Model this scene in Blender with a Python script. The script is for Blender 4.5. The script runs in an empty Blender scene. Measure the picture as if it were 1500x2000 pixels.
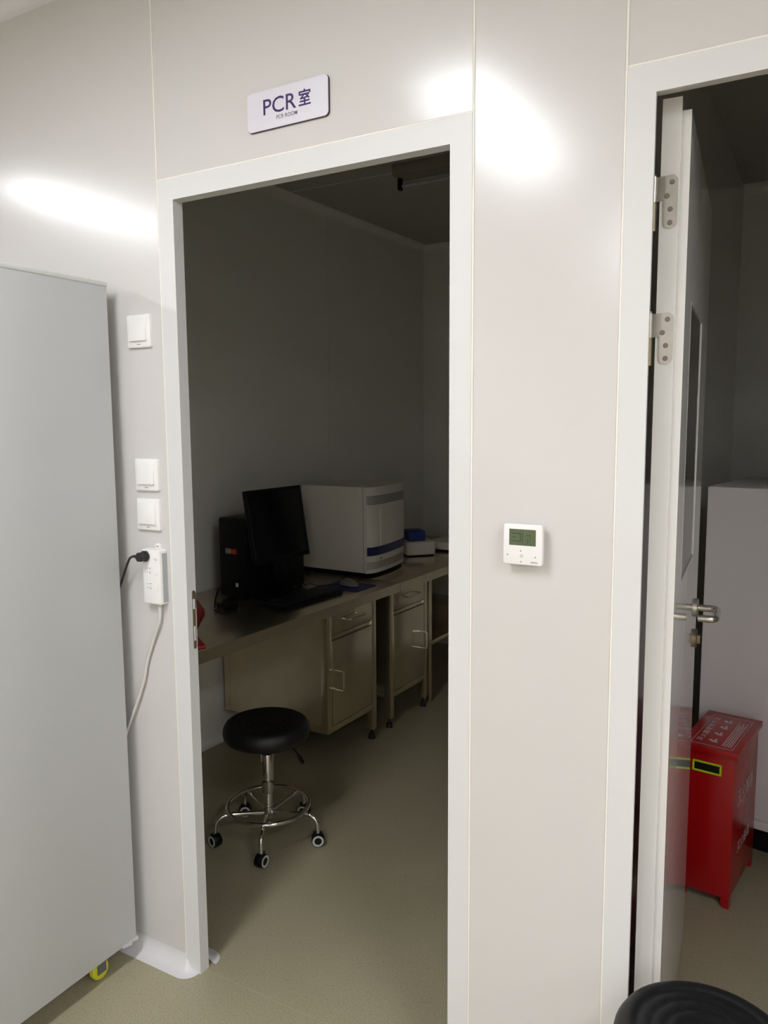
import bpy, bmesh, math, random
from mathutils import Vector, Matrix
random.seed(4)
S = bpy.context.scene
COL = S.collection
PI = math.pi

# ------------------------------------------------------------------ camera, world, exposure
YAW, PITCH, ROLL = math.radians(29.6623), math.radians(6.5681), math.radians(-0.3838)
FPX = 1515.652
CAM = Vector((1.5084, -1.4979, 1.5384))
fwd = Vector((-math.sin(YAW) * math.cos(PITCH), math.cos(YAW) * math.cos(PITCH), -math.sin(PITCH)))
rgt = Vector((math.cos(YAW), math.sin(YAW), 0))
upv = rgt.cross(fwd)
r2 = rgt * math.cos(ROLL) + upv * math.sin(ROLL)
u2 = upv * math.cos(ROLL) - rgt * math.sin(ROLL)
cd = bpy.data.cameras.new('camera')
cam = bpy.data.objects.new('camera', cd)
COL.objects.link(cam)
M = Matrix((r2, u2, -fwd)).transposed().to_4x4()
M.translation = CAM
cam.matrix_world = M
cd.sensor_fit = 'VERTICAL'
cd.sensor_height = 24.0
cd.lens = FPX / 2000.0 * 24.0
cd.clip_start = 0.02
S.camera = cam

w = bpy.data.worlds.new('world')
S.world = w
w.use_nodes = True
w.node_tree.nodes['Background'].inputs[0].default_value = (0.02, 0.02, 0.02, 1)
w.node_tree.nodes['Background'].inputs[1].default_value = 0.05
S.view_settings.view_transform = 'Standard'
S.view_settings.look = 'None'
S.view_settings.gamma = 1
S.view_settings.use_curve_mapping = False
S.view_settings.exposure = 0.0
LAMP = 39.0          # emission of the ceiling light diffusers

# ------------------------------------------------------------------ materials
def lin(c):
    def f(v):
        v /= 255.0
        return v / 12.92 if v <= 0.04045 else ((v + 0.055) / 1.055) ** 2.4
    return (f(c[0]), f(c[1]), f(c[2]), 1)

MATS = {}
def mat(name, rgb, rough=0.5, metal=0.0, var=0.03, scale=30.0, bump=0.0, bscale=200.0, coat=0.0, trans=0.0, emit=None, spec=0.5):
    m = bpy.data.materials.new(name)
    m.use_nodes = True
    nt = m.node_tree
    b = nt.nodes['Principled BSDF']
    c = lin(rgb)
    b.inputs['Roughness'].default_value = rough
    b.inputs['Metallic'].default_value = metal
    b.inputs['Specular IOR Level'].default_value = spec
    if coat: b.inputs['Coat Weight'].default_value = coat; b.inputs['Coat Roughness'].default_value = 0.08
    if trans: b.inputs['Transmission Weight'].default_value = trans
    tc = nt.nodes.new('ShaderNodeTexCoord')
    n = nt.nodes.new('ShaderNodeTexNoise')
    n.inputs['Scale'].default_value = scale
    n.inputs['Detail'].default_value = 3
    nt.links.new(tc.outputs['Object'], n.inputs['Vector'])
    r = nt.nodes.new('ShaderNodeValToRGB')
    r.color_ramp.elements[0].position = 0.3
    r.color_ramp.elements[1].position = 0.7
    r.color_ramp.elements[0].color = tuple(x * (1 - var) for x in c[:3]) + (1,)
    r.color_ramp.elements[1].color = tuple(min(1, x * (1 + var)) for x in c[:3]) + (1,)
    nt.links.new(n.outputs['Fac'], r.inputs['Fac'])
    nt.links.new(r.outputs['Color'], b.inputs['Base Color'])
    if bump:
        n2 = nt.nodes.new('ShaderNodeTexNoise')
        n2.inputs['Scale'].default_value = bscale
        nt.links.new(tc.outputs['Object'], n2.inputs['Vector'])
        bp = nt.nodes.new('ShaderNodeBump')
        bp.inputs['Strength'].default_value = bump
        bp.inputs['Distance'].default_value = 0.002
        nt.links.new(n2.outputs['Fac'], bp.inputs['Height'])
        nt.links.new(bp.outputs['Normal'], b.inputs['Normal'])
    if emit:
        b.inputs['Emission Color'].default_value = lin(emit[0])
        b.inputs['Emission Strength'].default_value = emit[1]
    MATS[name] = m
    return m

mat('panel_paint', (211, 208, 205), 0.20, var=0.008, scale=2)
mat('room_paint', (240, 238, 232), 0.30, var=0.01, scale=2)
mat('frame_paint', (219, 218, 217), 0.42, var=0.006, scale=4)
mat('leaf_paint', (226, 224, 221), 0.07, var=0.008, scale=3)
mat('sealant', (240, 237, 228), 0.5, var=0.02, scale=60)
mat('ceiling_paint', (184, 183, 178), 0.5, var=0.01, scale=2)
mat('cove_plastic', (214, 212, 213), 0.28, var=0.01)
mat('cabinet_grey', (200, 201, 201), 0.42, var=0.01, scale=3)
mat('cabinet_edge', (220, 221, 220), 0.35)
mat('white_plastic', (238, 236, 234), 0.28, var=0.01)
mat('white_button', (242, 240, 238), 0.3, var=0.01)
mat('grey_plastic', (170, 174, 176), 0.45, var=0.02)
mat('mark_grey', (110, 108, 108), 0.5)
mat('black_rubber', (22, 21, 24), 0.55, var=0.1)
mat('plug_black', (36, 34, 38), 0.5, var=0.08)
mat('floor_weld', (168, 161, 136), 0.4)
mat('cord_white', (214, 212, 208), 0.45, var=0.02)
mat('sign_face', (222, 219, 228), 0.42, metal=0.15, var=0.02, scale=220)
mat('sign_edge', (62, 46, 62), 0.4)
mat('sign_ink', (50, 26, 92), 0.5)
mat('sign_ink_grey', (86, 80, 90), 0.5)
mat('lcd', (88, 98, 70), 0.2, var=0.03)
mat('lcd_mark', (52, 60, 44), 0.3)
mat('steel', (222, 211, 184), 0.25, metal=0.96, var=0.05, scale=14)
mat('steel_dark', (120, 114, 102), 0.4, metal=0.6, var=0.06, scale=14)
mat('steel_bright', (222, 217, 206), 0.24, metal=0.85, var=0.03)
mat('hinge_steel', (182, 177, 169), 0.30, metal=1.0, var=0.04, scale=60)
mat('screw_dark', (128, 120, 114), 0.4, metal=0.9)
mat('brass_grey', (150, 136, 112), 0.42, metal=0.7, var=0.08)
mat('chrome', (220, 218, 214), 0.08, metal=1.0, var=0.02)
mat('black_leather', (13, 12, 15), 0.46, var=0.1, scale=80, bump=0.25, bscale=500)
mat('black_plastic', (7, 7, 9), 0.48, var=0.1, spec=0.3)
mat('screen_black', (6, 6, 8), 0.12, var=0.05)
mat('castor_white', (200, 200, 198), 0.4)
mat('fork_grey', (96, 96, 96), 0.5)
mat('dark_glass', (30, 33, 28), 0.03)
mat('castor_yellow', (205, 205, 40), 0.45)
mat('film', (205, 205, 205), 0.25)
mat('machine_white', (238, 232, 222), 0.38, var=0.015, scale=5)
mat('machine_vent', (130, 112, 100), 0.5)
mat('machine_blue', (32, 36, 92), 0.35, var=0.05)
mat('device_blue', (40, 62, 130), 0.4)
mat('pad_blue', (52, 52, 110), 0.7, var=0.06, bump=0.2)
mat('mouse_grey', (120, 118, 112), 0.3)
mat('sticker_red', (196, 60, 44), 0.5)
mat('sticker_grey', (150, 140, 128), 0.5)
mat('sticker_white', (220, 222, 235), 0.5)
mat('red_card', (176, 14, 18), 0.4, var=0.04)
mat('box_red', (170, 12, 18), 0.26, var=0.03, scale=8)
mat('print_white', (226, 214, 214), 0.5)
mat('lime', (190, 225, 20), 0.45)
mat('slot_black', (10, 10, 12), 0.4)
mat('fridge_white', (240, 234, 234), 0.36, var=0.01, scale=3)
mat('fridge_seam', (120, 118, 124), 0.5)
mat('duct_grey', (150, 146, 134), 0.5)
mat('tube_glass', (190, 192, 196), 0.15, var=0.02)
mat('lamp_housing', (236, 236, 234), 0.4)
mat('lamp_light', (255, 250, 244), 0.4, emit=((249, 250, 255), LAMP))

def floor_mat():
    m = bpy.data.materials.new('vinyl_floor')
    m.use_nodes = True
    nt = m.node_tree
    b = nt.nodes['Principled BSDF']
    b.inputs['Roughness'].default_value = 0.34
    tc = nt.nodes.new('ShaderNodeTexCoord')
    n = nt.nodes.new('ShaderNodeTexNoise'); n.inputs['Scale'].default_value = 260; n.inputs['Detail'].default_value = 2
    n2 = nt.nodes.new('ShaderNodeTexNoise'); n2.inputs['Scale'].default_value = 3; n2.inputs['Detail'].default_value = 4
    v = nt.nodes.new('ShaderNodeTexVoronoi'); v.inputs['Scale'].default_value = 75
    r = nt.nodes.new('ShaderNodeValToRGB')
    r.color_ramp.elements[0].position = 0.33; r.color_ramp.elements[0].color = lin((150, 142, 116))
    r.color_ramp.elements[1].position = 0.66; r.color_ramp.elements[1].color = lin((172, 164, 138))
    r2_ = nt.nodes.new('ShaderNodeValToRGB')
    r2_.color_ramp.elements[0].position = 0.06; r2_.color_ramp.elements[0].color = (0.45, 0.42, 0.38, 1)
    r2_.color_ramp.elements[1].position = 0.14; r2_.color_ramp.elements[1].color = (1, 1, 1, 1)
    mx = nt.nodes.new('ShaderNodeMixRGB'); mx.blend_type = 'MULTIPLY'; mx.inputs['Fac'].default_value = 0.85
    mx2 = nt.nodes.new('ShaderNodeMixRGB'); mx2.blend_type = 'OVERLAY'; mx2.inputs['Fac'].default_value = 0.12
    for x in (n, n2, v): nt.links.new(tc.outputs['Object'], x.inputs['Vector'])
    nt.links.new(n.outputs['Fac'], r.inputs['Fac'])
    nt.links.new(v.outputs['Distance'], r2_.inputs['Fac'])
    nt.links.new(r.outputs['Color'], mx.inputs['Color1']); nt.links.new(r2_.outputs['Color'], mx.inputs['Color2'])
    nt.links.new(mx.outputs['Color'], mx2.inputs['Color1']); nt.links.new(n2.outputs['Fac'], mx2.inputs['Color2'])
    nt.links.new(mx2.outputs['Color'], b.inputs['Base Color'])
    MATS['vinyl_floor'] = m
floor_mat()

# ------------------------------------------------------------------ mesh helpers
def new(): return bmesh.new()

def join(bm, other):
    me = bpy.data.meshes.new('tmp')
    other.to_mesh(me); other.free()
    bm.from_mesh(me)
    bpy.data.meshes.remove(me)
    return bm

def box(bm, x0, x1, y0, y1, z0, z1, bev=0.0, seg=2):
    b = new()
    bmesh.ops.create_cube(b, size=1)
    bmesh.ops.scale(b, vec=(x1 - x0, y1 - y0, z1 - z0), verts=b.verts)
    bmesh.ops.translate(b, vec=((x0 + x1) / 2, (y0 + y1) / 2, (z0 + z1) / 2), verts=b.verts)
    if bev: bmesh.ops.bevel(b, geom=list(b.edges), offset=bev, segments=seg, affect='EDGES', profile=0.5)
    return join(bm, b)

def prism(bm, poly, to3, depth, bev=0.0):
    """extrude a 2-D outline; to3(a, b, d) -> 3-D point, d runs 0..depth"""
    b = new()
    lo = [b.verts.new(to3(p[0], p[1], 0)) for p in poly]
    hi = [b.verts.new(to3(p[0], p[1], depth)) for p in poly]
    n = len(poly)
    b.faces.new(lo); b.faces.new(list(reversed(hi)))
    for i in range(n):
        b.faces.new((lo[i], hi[i], hi[(i + 1) % n], lo[(i + 1) % n]))
    bmesh.ops.recalc_face_normals(b, faces=b.faces)
    if bev:
        es = [e for e in b.edges if (e.verts[0] in hi and e.verts[1] in hi)]
        bmesh.ops.bevel(b, geom=es, offset=bev, segments=2, affect='EDGES', profile=0.5)
    return join(bm, b)

def rrect(x0, x1, z0, z1, r, seg=5):
    out = []
    for cx, cz, a0 in ((x1 - r, z1 - r, 0), (x0 + r, z1 - r, 90), (x0 + r, z0 + r, 180), (x1 - r, z0 + r, 270)):
        for k in range(seg + 1):
            a = math.radians(a0 + 90.0 * k / seg)
            out.append((cx + r * math.cos(a), cz + r * math.sin(a)))
    return out

def lathe(bm, prof, c=(0, 0, 0), seg=32, axis='z'):
    b = new()
    rings = []
    for r, z in prof:
        ring = []
        for k in range(seg):
            a = 2 * PI * k / seg
            p = (r * math.cos(a), r * math.sin(a), z)
            if axis == 'x': p = (z, r * math.cos(a), r * math.sin(a))
            if axis == 'y': p = (r * math.cos(a), z, r * math.sin(a))
            ring.append(b.verts.new((p[0] + c[0], p[1] + c[1], p[2] + c[2])))
        rings.append(ring)
    for i in range(len(rings) - 1):
        for k in range(seg):
            b.faces.new((rings[i][k], rings[i][(k + 1) % seg], rings[i + 1][(k + 1) % seg], rings[i + 1][k]))
    b.faces.new(list(reversed(rings[0]))); b.faces.new(rings[-1])
    bmesh.ops.recalc_face_normals(b, faces=b.faces)
    return join(bm, b)

def spline(pts, n=8):
    P = [Vector(p) for p in pts]
    out = []
    for i in range(len(P) - 1):
        p0 = P[i - 1] if i else P[0] * 2 - P[1]
        p1, p2 = P[i], P[i + 1]
        p3 = P[i + 2] if i + 2 < len(P) else P[-1] * 2 - P[-2]
        for k in range(n):
            t = k / n
            out.append(0.5 * ((2 * p1) + (p2 - p0) * t + (2 * p0 - 5 * p1 + 4 * p2 - p3) * t * t + (3 * p1 - p0 - 3 * p2 + p3) * t ** 3))
    out.append(P[-1])
    return out

def fillet(pts, r, n=5):
    P = [Vector(p) for p in pts]
    out = [P[0]]
    for i in range(1, len(P) - 1):
        a, b, c = P[i - 1], P[i], P[i + 1]
        d1 = (a - b).normalized(); d2 = (c - b).normalized()
        s, e = b + d1 * r, b + d2 * r
        for k in range(n + 1):
            t = k / n
            out.append(s * (1 - t) ** 2 + b * 2 * t * (1 - t) + e * t * t)
    out.append(P[-1])
    return out

def tube(bm, pts, r, seg=10, closed=False):
    b = new()
    P = [Vector(p) for p in pts]
    n = len(P)
    rings = []
    up = None
    for i in range(n):
        if closed: t = (P[(i + 1) % n] - P[i - 1]).normalized()
        else: t = (P[min(i + 1, n - 1)] - P[max(i - 1, 0)]).normalized()
        if up is None:
            up = Vector((0, 0, 1)) if abs(t.z) < 0.9 else Vector((1, 0, 0))
        s = t.cross(up).normalized(); up = s.cross(t).normalized()
        rr = r[i] if isinstance(r, (list, tuple)) else r
        rings.append([b.verts.new(P[i] + (s * math.cos(2 * PI * k / seg) + up * math.sin(2 * PI * k / seg)) * rr) for k in range(seg)])
    rng = range(n) if closed else range(n - 1)
    for i in rng:
        j = (i + 1) % n
        for k in range(seg):
            b.faces.new((rings[i][k], rings[i][(k + 1) % seg], rings[j][(k + 1) % seg], rings[j][k]))
    if not closed:
        b.faces.new(list(reversed(rings[0]))); b.faces.new(rings[-1])
    bmesh.ops.recalc_face_normals(b, faces=b.faces)
    return join(bm, b)

def finish(name, bm, m, parent=None, smooth=True, ang=35):
    me = bpy.data.meshes.new(name)
    bm.to_mesh(me); bm.free()
    me.materials.append(MATS[m])
    if smooth:
        me.polygons.foreach_set('use_smooth', [True] * len(me.polygons))
        me.set_sharp_from_angle(angle=math.radians(ang))
    o = bpy.data.objects.new(name, me)
    COL.objects.link(o)
    if parent: o.parent = parent
    return o

TXT = {}
def text_bm(body, h, to3, bold=0.0):
    """flat lettering, 1 unit of font size -> h; to3(a, b) -> 3-D point"""
    c = bpy.data.curves.new('t', 'FONT')
    c.body = body; c.size = h; c.resolution_u = 3; c.offset = bold
    o = bpy.data.objects.new('t', c)
    COL.objects.link(o)
    bpy.context.view_layer.update()
    me = bpy.data.meshes.new_from_object(o.evaluated_get(bpy.context.evaluated_depsgraph_get()))
    bpy.data.objects.remove(o); bpy.data.curves.remove(c)
    b = new(); b.from_mesh(me); bpy.data.meshes.remove(me)
    xs = [v.co.x for v in b.verts]; ys = [v.co.y for v in b.verts]
    x0, y0, x1, y1 = min(xs), min(ys), max(xs), max(ys)
    for v in b.verts:
        v.co = Vector(to3((v.co.x - x0) / (x1 - x0), (v.co.y - y0) / (y1 - y0)))
    return b

# frames: world (W) and the slightly skewed back room (R)
SK = math.radians(2.4)
RO = Vector((-0.345, 0.5, 0))
def Rw(u, v, z): return Vector((RO.x + u * math.cos(SK) + v * math.sin(SK), RO.y - u * math.sin(SK) + v * math.cos(SK), z))

class Thing:
    def __init__(self, name, label, cat, base=(0, 0, 0), frame='W', rz=0.0, group=None, kind=None, loc=None):
        """parts are given in frame coordinates; base is the thing's foot point in them"""
        self.base = Vector(base)
        self.o = bpy.data.objects.new(name, None)
        self.o.empty_display_size = 0.05
        COL.objects.link(self.o)
        if frame == 'W': self.o.location = base; self.o.rotation_euler = (0, 0, 0)
        elif frame == 'R': self.o.location = Rw(*base); self.o.rotation_euler = (0, 0, -SK)
        else:                      # 'L': local coordinates, placed at loc with rotation rz
            self.base = Vector((0, 0, 0)); self.o.location = loc; self.o.rotation_euler = (0, 0, rz)
        tag(self.o, label, cat, group, kind)
    def part(self, name, bm, m, parent=None, label=None, smooth=True, ang=35):
        bmesh.ops.translate(bm, vec=-self.base, verts=bm.verts)
        o = finish(name, bm, m, parent or self.o, smooth, ang)
        if label: o['label'] = label
        return o

def tag(o, label=None, cat=None, group=None, kind=None):
    if label: o['label'] = label
    if cat: o['category'] = cat
    if group: o['group'] = group
    if kind: o['kind'] = kind
    return o

def struct(name, bm, m, label, cat, parent=None):
    o = finish(name, bm, m, parent)
    return tag(o, label, cat, kind='structure')

# ------------------------------------------------------------------ room shell
CZ = 2.71
XL, XR, YB = -3.0, 6.3, -5.3
fl = struct('floor', box(new(), XL - .1, XR + .1, YB - .1, 3.4, -0.06, 0.0), 'vinyl_floor', 'speckled beige vinyl floor running through all the rooms', 'floor')
finish('weld_line', box(new(), .054, .8145, .018, .021, -.001, .0003), 'floor_weld', fl)
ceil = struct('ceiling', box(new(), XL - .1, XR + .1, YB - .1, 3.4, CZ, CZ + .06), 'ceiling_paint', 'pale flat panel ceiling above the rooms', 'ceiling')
finish('joint_strip', box(new(), -1.0, 1.04, 1.848, 1.854, CZ - .0015, CZ + .001), 'sealant', ceil)
struct('wall_left', box(new(), XL - .05, XL, YB, 0.0, 0, CZ), 'room_paint', 'plain white panel wall at the far end of the front room', 'wall')
struct('wall_right', box(new(), XR, XR + .05, YB, 3.0, 0, CZ), 'room_paint', 'plain white panel wall closing the rooms on one side', 'wall')
struct('wall_back', box(new(), XL, XR, YB - .05, YB, 0, CZ), 'room_paint', 'plain white panel wall behind the photographer', 'wall')

# door geometry
D1 = dict(o0=0.0, i0=.053, i1=.8154, o1=.8665, it=2.097, ot=2.150)
D2 = dict(o0=1.1628, i0=1.215, i1=2.03, o1=2.083, it=2.1157, ot=2.1683)
bm = new()
for a, b, z0 in ((XL, D1['o0'], 0), (D1['o0'], D1['o1'], D1['ot']), (D1['o1'], D2['o0'], 0), (D2['o0'], D2['o1'], D2['ot']), (D2['o1'], XR, 0)):
    box(bm, a, b, 0.003, 0.05, z0, CZ)
wf = struct('wall_front', bm, 'room_paint', 'white glossy steel panel wall holding both doorways', 'wall')
G = 0.0022
for a, b, z0 in ((XL, -2.36 - G, 0), (-2.36 + G, -1.18 - G, 0), (-1.18 + G, -G, 0), (G, D1['o1'] - G, D1['ot'] + G), (D1['o1'] + G, D2['o0'] - G, 0), (D2['o0'] + G, D2['o1'] - G, D2['ot'] + G), (D2['o1'] + G, XR, 0)):
    finish('panel', box(new(), a, b, 0.0, 0.003, z0, CZ, 0.0008, 1), 'panel_paint', wf)
for x in (-2.36, -1.18, 0.0, D1['o1'], D2['o0'], D2['o1']):
    finish('sealant_joint', box(new(), x - G, x + G, -0.0012, 0.003, 0.0, CZ, 0.0008, 1), 'sealant', wf)
for d in (D1, D2):
    finish('sealant_joint', box(new(), d['o0'] + G, d['o1'] - G, -0.0012, 0.003, d['ot'] - G, d['ot'] + G, 0.0008, 1), 'sealant', wf)

# back room (behind the first doorway), a touch out of square
def rbox(bm, u0, u1, v0, v1, z0, z1):
    b = new(); box(b, u0, u1, v0, v1, z0, z1)
    for q in b.verts: q.co = Rw(*q.co)
    return join(bm, b)
UW, VB = -0.69, 2.79
wl = struct('wall_side', rbox(new(), UW - .05, UW - .003, -0.476, VB + .05, 0, CZ), 'room_paint', 'dim white panel wall behind the steel bench', 'wall')
for v0, v1 in ((-.47, .55), (.55, 1.69), (1.69, VB)):
    finish('panel', rbox(new(), UW - .003, UW, v0 + .0018, v1 - .0018, 0, CZ), 'room_paint', wl)
struct('wall_rear', rbox(new(), UW - .05, 1.345, VB, VB + .05, 0, CZ), 'room_paint', 'dim white end wall of the bench room', 'wall')
struct('wall_partition', box(new(), 1.03, 1.08, 0.05, 3.0, 0, CZ), 'leaf_paint', 'glossy white partition wall beside the open door leaf', 'wall')
struct('wall_far', box(new(), 1.08, XR, 2.95, 3.0, 0, CZ), 'room_paint', 'dark end wall of the room with the red box', 'wall')

# coves: skirting (concave quarter round) and ceiling
def cove(bm, p0, p1, nrm, z, R, up, cap1=False):
    """concave quarter round from p0 to p1 along a wall; nrm points into the room; up=1 at the floor, -1 at the ceiling"""
    p0, p1, nrm = Vector(p0), Vector(p1), Vector(nrm)
    d = (p1 - p0).normalized()
    prof = []
    for k in range(9):
        a = PI / 2 * k / 8
        prof.append((R - R * math.sin(a) if False else R * (1 - math.cos(a)) , R * (1 - math.sin(a))))
    # prof runs from the wall (0, R) to the floor (R, 0)
    b = new()
    rows = [[b.verts.new(p + nrm * a + Vector((0, 0, z + up * h))) for a, h in prof] for p in (p0, p1)]
    if cap1:
        for s in range(1, 9):
            t = PI / 2 * s / 8
            dr = nrm * math.cos(t) + d * math.sin(t)
            rows.append([b.verts.new(p1 + dr * a + Vector((0, 0, z + up * h))) for a, h in prof])
    for i in range(len(rows) - 1):
        for k in range(len(prof) - 1):
            b.faces.new((rows[i][k], rows[i + 1][k], rows[i + 1][k + 1], rows[i][k + 1]))
    # close behind so it is a solid strip
    bk = [b.verts.new(p + Vector((0, 0, z))) for p in (p0, p1)]
    n = len(rows) - 1
    b.faces.new((rows[0] + [bk[0]]))
    bmesh.ops.remove_doubles(b, verts=b.verts, dist=1e-6)
    bmesh.ops.recalc_face_normals(b, faces=b.faces)
    return join(bm, b)

def cove_obj(name, args, m, label, cat='trim', kw={}):
    bm = new(); cove(bm, *args, **kw)
    o = finish(name, bm, m, None, True, 50)
    return tag(o, label, cat, kind='structure')
RC = 0.044
cove_obj('baseboard_front', ((XL, -0.0005, 0), (0.002, -0.0005, 0), (0, -1, 0), 0.0, RC, 1), 'cove_plastic', 'white curved plastic floor cove ending in a rounded cap', 'skirting', dict(cap1=True))
cove_obj('baseboard_middle', ((D1['o1'], -0.0005, 0), (D2['o0'], -0.0005, 0), (0, -1, 0), 0.0, RC, 1), 'cove_plastic', 'white curved floor cove between the two doorways', 'skirting')
cove_obj('baseboard_inner', ((-1.03, 0.0505, 0), (0.018, 0.0505, 0), (0, 1, 0), 0.0, RC, 1), 'cove_plastic', 'white curved floor cove inside the bench room doorway', 'skirting', dict(cap1=True))
a_, b_ = Rw(UW + .0005, -.46, 0), Rw(UW + .0005, VB, 0)
nn = (Rw(1, 0, 0) - Rw(0, 0, 0))
RI = 0.03
cove_obj('baseboard_side', (a_, b_, nn, 0.0, RI, 1), 'room_paint', 'thin floor cove under the steel bench', 'skirting')
cove_obj('trim_1', ((XL, -0.0005, 0), (XR, -0.0005, 0), (0, -1, 0), CZ, RC, -1), 'cove_plastic', 'curved white cove where front wall meets ceiling')
cove_obj('trim_2', (a_, b_, nn, CZ, RC, -1), 'room_paint', 'curved ceiling cove above the dim bench wall')
a_, b_ = Rw(UW, VB - .0005, 0), Rw(1.33, VB - .0005, 0)
cove_obj('trim_3', (a_, b_, -(Rw(0, 1, 0) - Rw(0, 0, 0)), CZ, RC, -1), 'room_paint', 'curved ceiling cove at the end of the bench room')
cove_obj('trim_4', ((1.08, 2.9495, 0), (XR, 2.9495, 0), (0, -1, 0), CZ, RC, -1), 'room_paint', 'curved ceiling cove at the end of the red box room')

# ------------------------------------------------------------------ doors
def door_frame(d, dep=0.032):
    bm = new()
    yf = -0.0015
    def ring(a0, a1, at, b0, b1, bt, y0, y1):
        # inverted U between outer (a) and inner (b) outlines
        poly = [(a0, 0), (a0, at), (a1, at), (a1, 0), (b1, 0), (b1, bt), (b0, bt), (b0, 0)]
        prism(bm, poly, lambda x, z, t: Vector((x, y0 + t, z)), y1 - y0)
    ring(d['o0'] + G, d['o1'] - G, d['ot'] - G, d['i0'], d['i1'], d['it'], yf, dep)
    ring(d['o0'] + G, d['o1'] - G, d['ot'] - G, d['i0'] - .02, d['i1'] + .02, d['it'] + .012, dep, 0.052)
    return bm

d1 = Thing('door_1', 'white steel door frame of the dark room with the bench', 'door frame', (0, 0, 0), kind='structure')
d1.part('door_frame', door_frame(D1), 'frame_paint')
# strike plate let into the jamb
X = D1['i0']
pl = []
for k in range(9): a = PI * k / 8; pl.append((0.022 + 0.0055 * math.cos(a), 1.090 + 0.0055 * math.sin(a)))
pl = [(0.0325, 1.084)] + pl[1:] + [(0.0165, 0.941)]
for k in range(1, 9): a = PI + PI * k / 8; pl.append((0.022 + 0.0055 * math.cos(a), 0.941 + 0.0055 * math.sin(a)))
pl += [(0.0275, 1.046), (0.0325, 1.046)]
sp = d1.part('strike_plate', prism(new(), pl, lambda y, z, t: Vector((X + t, y, z)), 0.0014), 'brass_grey', label='bronze grey metal strike plate')
d1.part('latch_hole', box(new(), X + .0005, X + .0018, .0175, .0255, 1.045, 1.072), 'sticker_white', sp)
d1.part('bolt_hole', box(new(), X + .0005, X + .0018, .0185, .0245, .958, .998), 'sticker_white', sp)
for z in (1.088, 1.082, .943):
    d1.part('screw', lathe(new(), [(.0025, 0), (.0022, .0008)], (X + .0013, .0215, z), 10, 'x'), 'screw_dark', sp)

d1.part('door_leaf', box(new(), .812, .858, .075, .845, .008, 2.09, .002), 'leaf_paint')  # unseen open leaf, added here to bounce light onto the bench
d2 = Thing('door_2', 'white steel door with its leaf swung open inwards on steel hinges', 'door', (0, 0, 0), kind='structure')
d2.part('door_frame', door_frame(D2, 0.007), 'frame_paint')
# leaf: local n (x) across its thickness, e (y) along it
LA = math.radians(4.4); LO = Vector((1.266, 0.06, 0))
LM = Matrix.Translation(LO) @ Matrix.Rotation(LA, 4, 'Z')
def leaf_part(name, bm, m, parent=None, label=None, ang=35):
    bm.transform(LM)
    o = finish(name, bm, m, parent or d2.o, True, ang)
    if label: o['label'] = label
    return o
LL = 0.785
S0, S1, WZ0, WZ1 = .165, .545, 1.196, 1.778
bm = new()
# core with a window hole, then the thinner face layer
def with_hole(bm, x0, x1, s0, s1, z0, z1):
    for a, b, c, d in ((s0, S0, z0, z1), (S1, s1, z0, z1), (S0, S1, z0, WZ0), (S0, S1, WZ1, z1)):
        box(bm, x0, x1, a, b, c, d)
    return bm
with_hole(bm, -.050, -.016, 0.0, LL, 0.008, 2.122)
with_hole(bm, -.0165, 0.0, 0.009, LL + .012, 0.008, 2.100)
bmesh.ops.remove_doubles(bm, verts=bm.verts, dist=1e-5)
leaf = leaf_part('door_leaf', bm, 'leaf_paint')
leaf_part('window_pane', box(new(), -.006, -.002, S0 + .001, S1 - .001, WZ0 + .001, WZ1 - .001), 'dark_glass', leaf, 'dark glass window pane')
bm = new()
for a, b, c, d in ((S0 - .002, S0 + .002, WZ0 - .002, WZ1 + .002), (S1 - .002, S1 + .002, WZ0 - .002, WZ1 + .002), (S0, S1, WZ0 - .002, WZ0 + .002), (S0, S1, WZ1 - .002, WZ1 + .002)):
    box(bm, -.004, .0003, a, b, c, d)
leaf_part('window_bead', bm, 'leaf_paint', leaf)
bm = new()
box(bm, -.03, .0, -.004, 0.0, 0.03, 0.031)
bm.free()
# lever handle and lock rose
HS, HZ = .735, 1.016
rose = leaf_part('handle_rose', lathe(new(), [(.0, 0), (.026, 0), (.026, .006), (.024, .008), (0.001, .008)], (0, HS, HZ), 28, 'x'), 'steel_bright', leaf)
path = fillet([(0.006, HS, HZ), (.058, HS, HZ), (.058, HS - .125, HZ), (.014, HS - .125, HZ)], .019, 6)
leaf_part('lever_handle', tube(new(), path, .0095, 14), 'steel_bright', leaf, 'brushed steel lever handle')
bm = lathe(new(), [(.0, 0), (.026, 0), (.026, .006), (.024, .008), (0.001, .008)], (0, HS, HZ - .088), 28, 'x')
bm2 = prism(new(), rrect(HS - .004, HS + .004, HZ - .104, HZ - .078, .0035), lambda y, z, t: Vector((.008 + t, y, z)), .008)
leaf_part('lock_rose', join(bm, bm2), 'brass_grey', leaf)
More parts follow.
